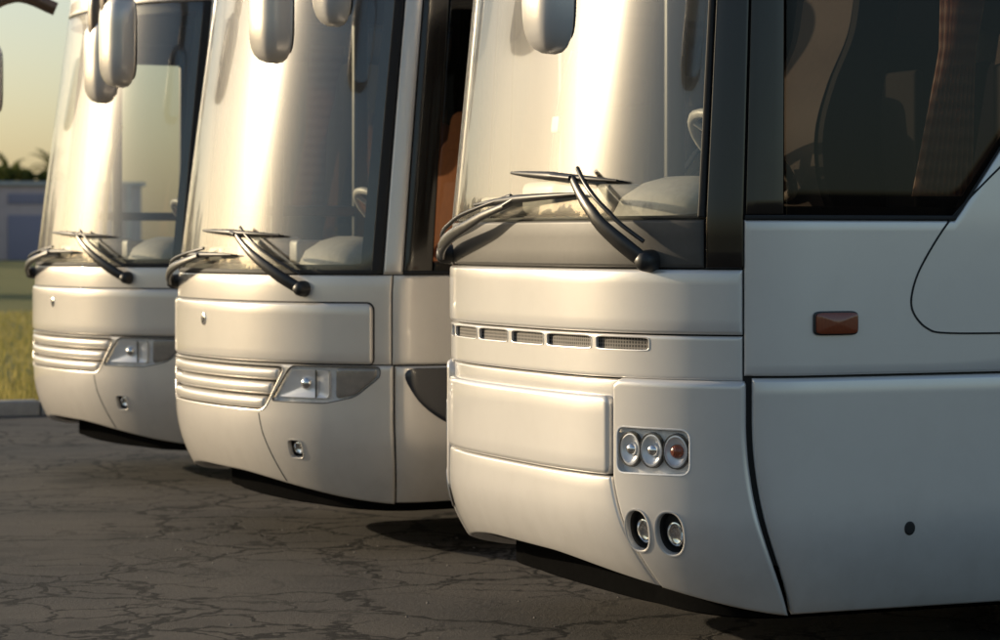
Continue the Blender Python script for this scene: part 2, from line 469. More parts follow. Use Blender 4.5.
def interior(S,par,zf,variant):
    bm=bmesh.new()
    rbox(bm,6.3,0,1.22,9.8,2.3,.08,.01); rbox(bm,.75,0,.95,1.2,2.1,.06,.01); rbox(bm,5.9,0,3.24,10.6,2.1,.05,.01)
    rbox(bm,11.2,0,2.2,.05,2.2,2.0,.01)
    rbox(bm,1.6,.62,1.75,.05,.95,1.1,.02);rbox(bm,1.7,-.7,1.75,.05,.85,1.1,.02)
    bmobj('interior_lining',bm,INT,par)
    bm=bmesh.new()
    rbox(bm,.42,1.16,2.2,.07,.05,1.9,.015);rbox(bm,.95,1.16,2.2,.09,.05,1.9,.015);rbox(bm,.6,1.16,1.75,.9,.04,.06,.01)
    bmobj('door_frame',bm,PLASTIC,par)
    for xx,yy in((.30,.98),(1.05,.95)):
        tube('grab_rail',catmull([(xx,yy,1.15),(xx-.05,yy-.02,1.6),(xx,yy,2.1),(xx+.1,yy+.05,2.4)],6),.017,.017,RAIL,par,Vector((1,0,0)),10,2)
    tt=linsp(-S.ta(1.13),S.ta(1.13),40);vs=[];fs=[]
    for t in tt:
        p=S.P(t,zf-.05,-.05);q=Vector((.36+.06*math.cos(t*3),p.y*.96,zf-.02))
        vs+= [p+Vector((0,0,-.12)),p,p.lerp(q,.5)+Vector((0,0,.02)),q,q+Vector((.03,0,-.06)),Vector((q.x-.05,q.y,.95))]
    for i in range(len(tt)-1):
        for k in range(5): fs.append((i*6+k,(i+1)*6+k,(i+1)*6+k+1,i*6+k+1))
    mk('dashboard',vs,fs,DASHDK,par)
    secs=[(-.10,.0),(-.06,.09),(.02,.14),(.10,.16),(.20,.15),(.27,.10),(.30,.0)]
    vs=[];fs=[];m=21
    for i,(x,h) in enumerate(secs):
        for k in range(m):
            u=-1+2*k/(m-1);vs.append((x+.08*u*u,-.55-.34*u,zf-.04+h*(1-abs(u)**4)**.5))
    for i in range(len(secs)-1):
        for k in range(m-1): fs.append((i*m+k,i*m+k+1,(i+1)*m+k+1,(i+1)*m+k))
    mk('instrument_binnacle',vs,fs,DASH,par)
    bm=bmesh.new()
    rbox(bm,.05,.35,zf+.05,.26,.34,.13,.03);rbox(bm,.0,.80,zf+.02,.20,.22,.08,.02);rbox(bm,.1,-.05,zf+.04,.16,.12,.12,.02)
    bmobj('dash_modules',bm,DASH,par)
    sx=.36
    c=Vector((sx,-.58,zf+.20));t=Matrix.Rotation(math.radians(42),4,'Y')
    ring=[c+t@Vector((.235*math.cos(2*PI*i/32),.235*math.sin(2*PI*i/32),0)) for i in range(33)]
    tube('steering_wheel',ring,.019,.019,DASH,par,seg=8)
    tube('steering_column',[c,c+Vector((-.1,0,-.5))],.05,.05,PLASTIC,par)
    for k in range(3):
        a=2*PI*k/3+.5; tube('steering_spoke',[c,c+t@Vector((.22*math.cos(a),.22*math.sin(a),0))],.025,.012,DASH,par)
    def seat(bm,bh,x,y,z,w=.44):
        R=Matrix.Rotation(math.radians(10),4,'Y')
        rbox(bm,x,y,z+.42,.46,w,.14,.05)
        rbox(bm,x+.30,y,z+.78,.13,w,.72,.055,R)
        rbox(bm,x,y,z+.18,.3,w*.7,.34,.02)
        rbox(bh,x+.37,y,z+1.15,.145,w*.72,.26,.05,R)
    bm=bmesh.new();bh=bmesh.new()
    for r in range(11):
        x=2.0+r*.83
        for y in(-.96,-.50,.50,.96):
            if r>9 and y>0: continue
            seat(bm,bh,x,y,1.26)
    bmobj('passenger_seats',bm,SEAT,par);bmobj('headrest_covers',bh,HEADREST,par)
    bm=bmesh.new();bh=bmesh.new()
    if variant=='A':
        for nm,mt,gr_,dy in(('driver_seat_back',SEATDK,0.,0),('driver_seat_edge',LININGLT,.010,.012)):
            prof=[(.62,1.42),(.60,1.62),(.54,1.80),(.53,1.98),(.58,2.16),(.66,2.34),(.69,2.50),(.72,2.70),(.78,2.76),(.86,2.72),(.86,2.5),(.82,2.3),(.78,2.1),(.78,1.9),(.80,1.7),(.80,1.42)]
            cx_,cz_=.70,2.05
            o=[(cx_+(x-cx_)*(1+gr_*6),cz_+(z-cz_)*(1+gr_)) for x,z in prof];o3=catmull([(x,0,z) for x,z in o]+[(o[0][0],0,o[0][1])],5)[:-1]
            vs=[];m=len(o3)
            hw=(.25,.235) if dy==0 else (.20,.19)
            for yy,k in((-.61-hw[0],.9),(-.66-hw[1],1.0),(-.66+hw[1],1.0),(-.66+hw[0],.9)):
                for p in o3: vs.append((cx_+(p.x-cx_)*k,yy,cz_+(p.z-cz_)*(.98 if k<1 else 1)))
            fs=[]
            for a in range(3):
                for i in range(m): fs.append((a*m+i,a*m+(i+1)%m,(a+1)*m+(i+1)%m,(a+1)*m+i))
            fs.append(tuple(range(m)));fs.append(tuple(3*m+i for i in range(m))[::-1])
            mk(nm,vs,fs,mt,par,True,50)
        rbox(bm,.42,-.66,1.42,.5,.5,.16,.06);seat(bm,bh,1.0,.65,.98,.44)
        bmobj('driver_seats',bm,SEATDK,par);bmobj('driver_headrests',bh,SEATDK,par)
    else:
        seat(bm,bh,.42,-.66,.98,.50);seat(bm,bh,.85,.75,.98,.44)
        bmobj('driver_seats',bm,SHADECLOTH,par);bmobj('driver_headrests',bh,SHADECLOTH,par)
    for sg in(1,-1):
        for x0,x1,z0,z1 in ((.76,1.08,1.74,3.0),(2.9,3.05,1.95,2.95),(4.5,4.65,1.95,2.95),(6.1,6.25,1.95,2.95)):
            if sg<0 and x0<1: continue
            vs=[];fs=[];n=60
            for i in range(n+1):
                for z in linsp(z0,z1,14):
                    q=(z-z0)/(z1-z0);k=.46+.5*min(1,abs(q-.42)*1.6);mid=x0+(x1-x0)*(.34+.50*q);xx=mid+(i/n-.5)*(x1-x0)*k
                    vs.append((xx,-sg*(1.17-.014*math.sin(i*1.05+.4*math.sin(z*3))),z))
            for i in range(n):
                for j in range(14): fs.append((i*15+j,(i+1)*15+j,(i+1)*15+j+1,i*15+j+1))
            mk('curtain',vs,fs,CURT,par)
def stickers(S,par,z0):
    patch('inspection_sticker',S,rrect(S.ta(.30),z0,.030,.030,8,24),-.012,STICK,par,0,.002,3)
def wiper(S,par,piv,elb,b0,b1):
    n=14
    arm=[];ups=[]
    for i in range(n+1):
        u=i/n;t=piv[0]+(elb[0]-piv[0])*u;z=piv[1]+(elb[1]-piv[1])*u
        o=.04+.03*math.sin(PI*u)+.02*u
        arm.append(S.P(t,z,o));ups.append(S.nrm(t,z))
    tube('wiper_arm',arm,[.030,.031,.028,.023,.018,.014],[.017,.017,.014,.011,.009,.008],ALU,par,ups)
    arm2=[S.P(piv[0]+(elb[0]-piv[0])*i/n,piv[1]+.07+(elb[1]-piv[1]-.03)*i/n,.04+.03*math.sin(PI*i/n)) for i in range(n+1)]
    tube('wiper_rod',arm2,.008,.008,ALU,par,ups,8)
    pv=S.P(piv[0],piv[1],0);nn=S.nrm(*piv)
    tube('wiper_pivot',[pv-nn*.01,pv+nn*.02,pv+nn*.045,pv+nn*.06,pv+nn*.064],[.042,.040,.036,.027,.005],[.042,.040,.036,.027,.005],PLASTIC,par,Vector((0,.1,1)),20,2)
    m=22;bl=[];bu=[];rb=[]
    for i in range(m+1):
        u=i/m;t=b0[0]+(b1[0]-b0[0])*u;z=b0[1]+(b1[1]-b0[1])*u
        bl.append(S.P(t,z,.036+.014*math.sin(PI*u)));rb.append(S.P(t,z,.012));bu.append(S.nrm(t,z))
    tube('wiper_blade',bl,[.005,.011,.014,.017,.014,.011,.005],[.005,.010,.014,.017,.014,.010,.005],PLASTIC,par,bu,8)
    tube('wiper_rubber',rb,.004,.02,RUBBER,par,bu,6,4)
    tube('wiper_joint',[arm[-1],S.P((b0[0]+b1[0])/2,(b0[1]+b1[1])/2,.05)],.016,.012,ALU,par)
def mirror_head(par,a,f,ztop,zbotm,wa,df,mat,yaw=0):
    vs=[];fs=[];n=17;seg=28;H=ztop-zbotm
    for i in range(n):
        u=.5-.5*math.cos(PI*i/(n-1));k=(1-abs(2*u-1)**5)**.4*.98+.02
        wx=wa*k*(1+.16*(.5-u));dx=df*k
        for s in range(seg):
            th=2*PI*s/seg;c,sn=math.cos(th),math.sin(th)
            la=wx*math.copysign(abs(c)**.6,c);lf=dx*math.copysign(abs(sn)**.6,sn)
            if lf<0: lf*=.35
            ca,sa=math.cos(yaw),math.sin(yaw)
            vs.append(Lc(a+la*ca-lf*sa,f+la*sa+lf*ca,ztop-H*u))
        if i:
            for s in range(seg): fs.append(((i-1)*seg+s,(i-1)*seg+(s+1)%seg,i*seg+(s+1)%seg,i*seg+s))
    fs.append(tuple(range(seg)));fs.append(tuple((n-1)*seg+s for s in range(seg))[::-1])
    mk('mirror_head',vs,fs,mat,par,True,60)
    gl=[];m=28
    for s in range(m):
        th=2*PI*s/m;c,sn=math.cos(th),math.sin(th)
        gl.append(Lc(a+wa*.8*math.copysign(abs(c)**.5,c),f-df*.36,(ztop+zbotm)/2+H*.42*math.copysign(abs(sn)**.5,sn)))
    mk('mirror_glass',gl,[tuple(range(m))],CHROME,par,False)

# ------------------------------------------------------------ coach A (nearest)
def root(name):
    e=bpy.data.objects.new(name,None);sc.collection.objects.link(e);e.empty_display_size=.5;return e
def build_A():
    par=root('coach_bus')
    def Gz(z):
        g=.60
        if z<.62: g-=.15*((.62-z)/.34)**2
        if z>1.655: g-=.118*(z-1.655)
        return g
    def wz(z):
        w=1.275
        if z<.6: w-=.07*((.6-z)/.33)**2
        if z>1.65: w-=.028*(z-1.65)
        return w
    S=Surf(.25,3.2,1.8,Gz,wz,lambda z:0)
    ta,tf=S.ta,S.tf
    tE=ta(1.203)
    wins=[(-1.62,-3.1),(-3.2,-4.7),(-4.8,-6.3),(-6.4,-7.9),(-8.0,-9.5),(-9.6,-11.1)]
    opens=[(0-.001,ta(1.10),1.67,3.06),(ta(1.264),tf(-1.5),1.70,2.92)]+[(tf(a),tf(b),2.02,2.92) for a,b in wins]
    opens+=[(tf(ax+.66),tf(ax-.66),0,1.15) for ax in AX]
    tl=[0,ta(1.10),ta(1.264),tf(-1.5),S.Tc,S.Trear,S.Tmax]+[tf(x) for w in wins for x in w]+[tf(ax+d) for ax in AX for d in(.66,-.66)]
    ts=core(S,par,opens,[.42,1.15,1.67,1.70,2.02,2.92,3.06,3.3],tl)
    roof(S,par,PAINT,ts)
    panel('upper_fascia',S,-tE,tE,1.245,1.474,PAINT,par,off=.006,r=.014,dep=.010)
    slots=[]
    for a,b in((.02,.315),(.345,.66),(.69,.94)):
        for sg in(1,-1):
            t0,t1=ta(a)*sg,ta(b)*sg;slots.append(rrect((t0+t1)/2,1.207,abs(t1-t0)/2,.023,8,48))
    panel('vent_band',S,-tE,tE,1.083,1.239,PAINT,par,off=0,r=.008,dt=.02,dz=.0085,holes=slots)
    for s in slots:
        rim('vent_rim',S,s,0,PAINT,par,.004,.002); recess('vent_mesh',S,s,0,.014,GRM,par,.97)
    def zb(t): 
        u=max(0,min(1,(abs(t)-.2)/1.25));return .405-.165*u*u*(3-2*u)
    tm=ta(.780)
    panel('bumper_ledge',S,-tm-.02,tm+.02,1.0,1.076,PAINT,par,off=-.012)
    panel('bumper_plate',S,-tm+.008,tm-.008,.728,1.016,PAINT,par,off=.018,r=.02,dep=.012,rc=(.03,.035,.03,.035))
    sl=lambda z:-.13*max(0,(.73-z)/.34)**1.3
    panel('bumper_lip',S,-tm+.008,tm-.008,zb,.722,PAINT,par,off=.008,r=.010,dep=.007,dl=sl,dr=lambda z:-sl(z))
    for sg in(1,-1):
        hl=polyround([(sg*ta(.818),.742),(sg*ta(1.083),.747),(sg*ta(1.083),.905),(sg*ta(.818),.908)],.035)
        fc=ta(.90)
        f1=rrect(sg*fc,.540,.052,.072,2.3,36);f2=rrect(sg*(fc+.138),.537,.056,.075,2.3,36)
        a0,a1=tm+.008,tE
        left=lambda z:.13*max(0,(.73-z)/.34)**1.3
        right=lambda z:.012+.15*max(0,(.95-z)/.65)**2
        if sg>0: panel('bumper_corner',S,a0,a1,zb,1.082,PAINT,par,off=.018,r=.018,dep=.016,dt=.012,dz=.012,rc=(0,.05,0,.012),holes=[hl,f1,f2],dl=left,dr=right,skirt=.06)
        else: panel('bumper_corner',S,-a1,-a0,zb,1.082,PAINT,par,off=.018,r=.018,dep=.016,dt=.012,dz=.012,rc=(0,.012,0,.05),holes=[hl,f1,f2],dl=lambda z:-right(z),dr=lambda z:-left(z),skirt=.06)
        rim('headlight_rim',S,hl,.018,HOUSING,par,.005,.002);recess('headlight_housing',S,hl,.018,.026,HOUSING,par,.97)
        c0=sg*(ta(.818)+ta(1.083))/2;w=(ta(1.083)-ta(.818))
        for k,d in enumerate((-.325,-.01,.315)):
            tc=c0+sg*d*w;cup('lamp_reflector',S,tc,.828,.046,-.012,.010,SILVER,par,.058)
            rings('lamp_ring',S,[[(tc+r*math.cos(2*PI*i/28),.828+r*1.25*math.sin(2*PI*i/28)) for i in range(28)] for r in(.052,.050,.047,.046)],[-.006,.013,.013,.004],COWL,par,False)
            bulb('lamp_bulb',S,tc,.828,.024 if k<2 else .026,-.004,CHROME if k<2 else AMBER,par)
        patch('headlight_lens',S,grow(hl,-.004),.019,LENS,par,.004)
        for fo in(f1,f2):
            rim('fog_rim',S,fo,.018,PAINT,par,.006,.003);recess('fog_recess',S,fo,.018,.05,PLASTIC,par,.86)
            c=ctr(fo);cup('fog_reflector',S,c[0]+.006*sg,c[1]-.008,.034,-.03,-.012,CHROME,par,.044)
            bulb('fog_bulb',S,c[0],c[1],.014,-.02,LENS,par)
    panel('wiper_cowl',S,-ta(1.115),ta(1.115),1.482,1.652,COWL,par,off=-.004,r=.012)
    panel('windshield',S,-ta(1.118),ta(1.118),1.658,3.12,WGLASS,par,off=-.002,r=.006,dep=.003,dz=.1)
    panel('windshield_top_trim',S,-ta(1.2),ta(1.2),3.128,3.3,PAINT,par)
    stickers(S,par,2.02)
    zsill=lambda t:1.650+max(0,min(1,(abs(t)-tf(-.86))/.26))*.34
    base=zbot_side(S,.245)
    for sg in(1,-1):
        panel('front_pillar',S,sg*ta(1.122),sg*(tE+.004),1.480,3.12,GLOSSBLACK,par,off=.004,r=.01)
        panel('windshield_seal',S,sg*ta(1.100),sg*ta(1.119),1.66,3.1,RUBBER,par,off=.004,r=.006)
        panel('side_frame',S,sg*(tE+.010),sg*ta(1.262),1.668,3.12,GLOSSBLACK,par,off=.0,r=.006)
        panel('side_glass',S,sg*(ta(1.262)+.006),sg*tf(-1.55),lambda t:zsill(t)+.012,2.98,SGLASS if sg>0 else DGLASS,par,off=0,r=.006,dz=.1)
        panel('belt_panel',S,sg*(tE+.006),sg*tf(-1.55),1.101,zsill,PAINT,par,off=0,dt=.03,rc=(0,0,0,0))
        panel('sill_seal',S,sg*(tE+.010),sg*tf(-1.55),lambda t:zsill(t)+.002,lambda t:zsill(t)+.018,RUBBER,par,off=.004,r=.004,dep=.002,dt=.03)
        panel('belt_panel_rear',S,sg*(tf(-1.55)+.006),sg*S.Trear,1.101,1.99,PAINT,par,dt=.3)
        panel('side_glass_rear',S,sg*(tf(-1.55)+.006),sg*(tf(-11.2)),1.998,2.98,SGLASS,par,off=0,dt=.3,dz=.2)
        panel('cantrail',S,sg*(tE+.006),sg*S.Trear,2.988,3.3,PAINT,par,dt=.2)
        panel('rear_upper',S,sg*(S.Trear+.005),sg*(S.Tmax-.003),1.101,3.3,PAINT,par,dt=.05)
        panel('rear_lower',S,sg*(S.Trear+.005),sg*(S.Tmax-.003),.32,1.092,PAINT,par,dt=.05)
        br=[tE+.021,tf(-1.9),tf(-3.6),tf(-5.2),tf(-6.6),tf(-7.95),tf(-9.45),tf(-10.6),S.Trear]
        for i in range(len(br)-1):
            a,b=br[i],br[i+1]-.007
            sh=(lambda z:.012+.15*max(0,(.95-z)/.65)**2) if i==0 else None
            if sg>0: panel('skirt_panel',S,a,b,base,1.092,PAINT,par,off=.006,r=.014,dep=.012,dl=sh,dt=.04)
            else: panel('skirt_panel',S,-b,-a,base,1.092,PAINT,par,off=.006,r=.014,dep=.012,dr=(lambda z:-sh(z)) if sh else None,dt=.04)
        mo=rrect(sg*tf(-.36),1.285,.084,.037,8,44)
        patch('marker_base',S,grow(mo,.006),.010,PLASTIC,par);patch('marker_lamp',S,mo,.018,AMBER,par,.006)
        ho=rrect(sg*tf(-.665),.545,.022,.025,2,24);patch('skirt_lock',S,ho,.0095,RUBBER,par)
        pts=catmull([(tf(-1.16),1.99-.06,0),(tf(-1.0),1.80,0),(tf(-.84),1.655,0),(tf(-.725),1.50,0),(tf(-.68),1.40,0),(tf(-.68),1.325,0),(tf(-.74),1.262,0),(tf(-.84),1.243,0),(tf(-1.2),1.24,0),(tf(-1.5),1.24,0)],8)
        seam('hatch_seam',S,[(sg*p.x,p.y) for p in pts],par,.007,.002)
    wiper(S,par,(ta(.945),1.505),(ta(.60),1.80),(ta(.05),1.835),(ta(.82),1.79))
    wiper(S,par,(ta(-.80),1.52),(ta(.08),1.705),(ta(-.30),1.715),(ta(.60),1.745))
    interior(S,par,1.70,'A')
    for sg in (1,-1):
        up=0 if sg>0 else .26
        pts=catmull([Lc(sg*1.0,.20,3.25),Lc(sg*1.08,.45,3.32),Lc(sg*1.13,.64,3.2+up*.4),Lc(sg*1.13,.67,3.05),Lc(sg*1.13,.67,2.7+up)],6)
        tube('mirror_arm',pts,.045,.03,ARM,par,Vector((1,0,0)))
        mirror_head(par,sg*1.12,.66,2.78+up,2.22+up,.125,.10,PAINT)
    return par
# ------------------------------------------------------------ coach B
def build_B():
    par=root('coach_bus')
    def Gz(z):
        g=.70
        if z<.70: g-=.16*((.70-z)/.42)**2
        if z>1.41: g-=.06*(z-1.41)
        return g
    def wz(z):
        w=1.275
        if z<.6: w-=.08*((.6-z)/.33)**2
        if z>1.4: w-=.025*(z-1.4)
        return w
    S=Surf(.25,2.5,1.75,Gz,wz,lambda z:.075*max(0,z-1.3)**1.1)
    ta,tf=S.ta,S.tf;tE=ta(1.222)
    wins=[(-1.62,-3.1),(-3.2,-4.7),(-4.8,-6.3),(-6.4,-7.9),(-8.0,-9.5),(-9.6,-11.1)]
    tw=ta(1.125)
    opens=[(-.001,tw,1.46,3.06),(tf(-.27),tf(-1.5),1.47,2.86)]+[(tf(a),tf(b),1.82,2.92) for a,b in wins]
    opens+=[(tf(ax+.66),tf(ax-.66),0,1.15) for ax in AX]
    tl=[0,tw,S.Tc,tf(-.27),tf(-1.5),S.Trear,S.Tmax]+[tf(x) for w in wins for x in w]+[tf(ax+d) for ax in AX for d in(.66,-.66)]
    ts=core(S,par,opens,[.42,1.15,1.46,1.47,1.82,2.86,2.92,3.06,3.3],tl)
    roof(S,par,PAINTB,ts)
    def zb(t):
        u=max(0,min(1,(abs(t)-.2)/1.3));return .385-.125*u*u*(3-2*u)
    gA,gB=.64,.79
    gr=polyround([(-ta(gA),.715),(ta(gA),.715),(ta(gB),.945),(-ta(gB),.945)],.05)
    holes=[gr];hls=[];fgs=[]
    for sg in(1,-1):
        hl=polyround([(sg*ta(.69),.765),(sg*ta(1.0),.765),(sg*ta(1.12),.80),(sg*ta(1.195),.90),(sg*ta(1.195),.948),(sg*ta(.82),.948)],.035)
        fa=ta(.83)
        fg=polyround([(sg*(fa-.045),.485),(sg*(fa+.045),.485),(sg*(fa+.045),.575),(sg*(fa-.045),.575)],.025)
        hls.append(hl);fgs.append(fg)
    holes+=hls+fgs
    panel('front_bumper',S,-tE-.01,tE+.01,zb,.955,PAINTB,par,off=.010,r=.012,dep=.009,dt=.014,dz=.014,holes=holes)
    panel('cowl_band',S,-tE,tE,.961,1.405,PAINTB,par,off=0,r=.01)
    th=ta(1.175)
    panel('hood_seal',S,-th-.008,th+.008,.957,1.272,RUBBER,par,off=.003,r=.004,dep=.002,rc=(.03,.04,.03,.04))
    panel('hood_flap',S,-th,th,.963,1.264,PAINTB,par,off=.016,r=.016,dep=.012,rc=(.02,.035,.02,.035))
    rim('grille_rim',S,gr,.010,PAINTB,par,.006,.003);recess('grille_recess',S,gr,.010,.045,PLASTIC,par,.99)
    for k in range(3):
        z0=.722+k*.0745;z1=z0+.063
        def hw(z): return ta(gA)+(ta(gB)-ta(gA))*(z-.715)/.23-.02
        w=hw((z0+z1)/2)
        panel('grille_louvre',S,-w,w,z0,z1,PAINTB,par,off=.014,r=.020,dep=.020,rc=(.012,.012,.012,.012),dt=.04,dz=.02)
    for sg,hl,fg in((1,hls[0],fgs[0]),(-1,hls[1],fgs[1])):
        rim('headlight_rim',S,hl,.010,COWL,par,.004,.001);recess('headlight_housing',S,hl,.010,.024,HOUSING,par,.97)
        rf=polyround([(sg*ta(.735),.785),(sg*ta(1.02),.785),(sg*ta(1.02),.935),(sg*ta(.815),.935)],.03)
        rings('headlamp_reflector',S,[rf,grow(rf,-.006),scl(rf,.6),scl(rf,.25)],[-.010,.004,-.008,-.012],SILVER,par)
        bulb('headlamp_bulb',S,sg*ta(.90),.862,.034,-.012,CHROME,par)
        seam('headlamp_divider',S,dens([(sg*ta(.955),.79),(sg*ta(.955),.93)]),par,.008,.004,COWL)
        ind=polyround([(sg*ta(1.045),.79),(sg*ta(1.12),.812),(sg*ta(1.185),.90),(sg*ta(1.185),.940),(sg*ta(1.045),.940)],.02)
        patch('indicator_lamp',S,ind,.002,INDL,par)
        patch('headlight_lens',S,grow(hl,-.004),.010,LENS,par,.003)
        rim('fog_rim',S,fg,.010,PAINTB,par,.005,.003);recess('fog_recess',S,fg,.010,.05,PLASTIC,par,.9)
        c=ctr(fg);cup('fog_reflector',S,c[0],c[1],.03,-.03,-.012,CHROME,par)
        seam('bumper_seam',S,dens([(sg*ta(.60),.70),(sg*ta(.62),.60),(sg*ta(.66),.48),(sg*ta(.70),.36)]),par,.006,.0115)
    bd=rrect(0,1.165,.030,.034,2,28)
    patch('badge',S,bd,.022,CHROME,par,.004);patch('badge_centre',S,scl(bd,.6),.028,PLASTIC,par)
    panel('windshield',S,-ta(1.185),ta(1.185),1.412,3.12,WGLASS,par,off=-.002,r=.006,dep=.003,dz=.1,rc=(.08,.06,.08,.06))
    panel('windshield_seal_lower',S,-ta(1.185),ta(1.185),1.408,1.430,RUBBER,par,off=.003,r=.004,dep=.002)
    panel('windshield_top_trim',S,-tE,tE,3.128,3.3,PAINTB,par)
    base=zbot_side(S,.265)
    zsill=lambda t:1.405+max(0,min(1,(abs(t)-tf(-1.0))/.4))*.38
    for sg in(1,-1):
        panel('windshield_seal',S,sg*ta(1.165),sg*ta(1.197),1.41,3.12,RUBBER,par,off=.003,r=.005)
        panel('front_pillar',S,sg*ta(1.199),sg*ta(1.243),1.410,3.3,PAINTB,par,off=.006,r=.016,dep=.012)
        panel('side_frame',S,sg*(ta(1.243)+.006),sg*tf(-.26),1.42,3.0,GLOSSBLACK,par,off=-.002)
        panel('side_glass',S,sg*(tf(-.26)+.005),sg*tf(-1.55),lambda t:zsill(t)+.012,2.98,SGLASS if sg>0 else DGLASS,par,off=-.002,dz=.1)
        panel('belt_panel',S,sg*(tE+.006),sg*tf(-1.55),.961,zsill,PAINTB,par,off=0,dt=.03)
        panel('sill_seal',S,sg*(ta(1.243)+.006),sg*tf(-1.55),lambda t:zsill(t)+.002,lambda t:zsill(t)+.02,RUBBER,par,off=.004,r=.004,dep=.002,dt=.03)
        panel('belt_panel_rear',S,sg*(tf(-1.55)+.006),sg*S.Trear,.961,1.78,PAINTB,par,dt=.3)
        panel('side_glass_rear',S,sg*(tf(-1.55)+.006),sg*(tf(-11.2)),1.79,2.98,SGLASS,par,off=0,dt=.3,dz=.2)
        panel('cantrail',S,sg*(ta(1.243)+.006),sg*S.Trear,3.006,3.3,PAINTB,par,dt=.2)
        panel('rear_upper',S,sg*(S.Trear+.005),sg*(S.Tmax-.003),.961,3.3,PAINTB,par,dt=.05)
        panel('rear_lower',S,sg*(S.Trear+.005),sg*(S.Tmax-.003),.32,.953,PAINTB,par,dt=.05)
        br=[tE+.018,tf(-1.9),tf(-3.6),tf(-5.2),tf(-6.6),tf(-7.95),tf(-9.45),tf(-10.6),S.Trear]
        for i in range(len(br)-1):
            a,b=br[i],br[i+1]-.007
            panel('skirt_panel',S,sg*a,sg*b,base,lambda t:max(.953,base(t)+.06),PAINTB,par,off=.004,r=.012,dep=.01,dt=.04)
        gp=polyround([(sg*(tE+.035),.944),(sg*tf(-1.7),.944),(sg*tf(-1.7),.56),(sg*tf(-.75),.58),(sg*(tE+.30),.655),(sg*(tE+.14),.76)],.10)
        patch('painted_flank_reflection',S,gp,.0065,NAVY,par,0,.002,12)  # neighbouring coach's dark reflection, painted onto the flank as a patch
    wiper(S,par,(ta(.89),1.335),(ta(.42),1.60),(ta(-.05),1.625),(ta(.74),1.60))
    wiper(S,par,(ta(-.72),1.35),(ta(.0),1.49),(ta(-.45),1.49),(ta(.36),1.50))
    interior(S,par,1.48,'B')
    for sg in(1,-1):
        pts=catmull([Lc(sg*1.0,.10,3.22),Lc(sg*1.08,.36,3.32),Lc(sg*1.17,.56,3.20),Lc(sg*1.18,.60,2.95),Lc(sg*1.18,.58,2.75)],6)
        tube('mirror_arm',pts,[.05,.06,.06,.05],[.04,.045,.045,.03],ARM,par,Vector((1,0,0)))
        mirror_head(par,sg*1.15,.52,2.98,2.44,.15,.12,PAINTB)
    return par
A=build_A()
B=build_B()
SP=4.07
def place(e,k,yaw,dx=0):
    R=Matrix.Rotation(yaw,2)
    pc=Vector((.03,-1.2));q=R@pc
    e.location=(.03-q.x+dx,-1.2+SP*k-q.y,0);e.rotation_euler=(0,0,yaw)
place(A,0,math.radians(2.3),-.005)
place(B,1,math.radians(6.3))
B2=root('coach_bus')
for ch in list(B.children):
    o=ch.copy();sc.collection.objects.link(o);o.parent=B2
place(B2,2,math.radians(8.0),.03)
for e in (A,B,B2): wheels(e)

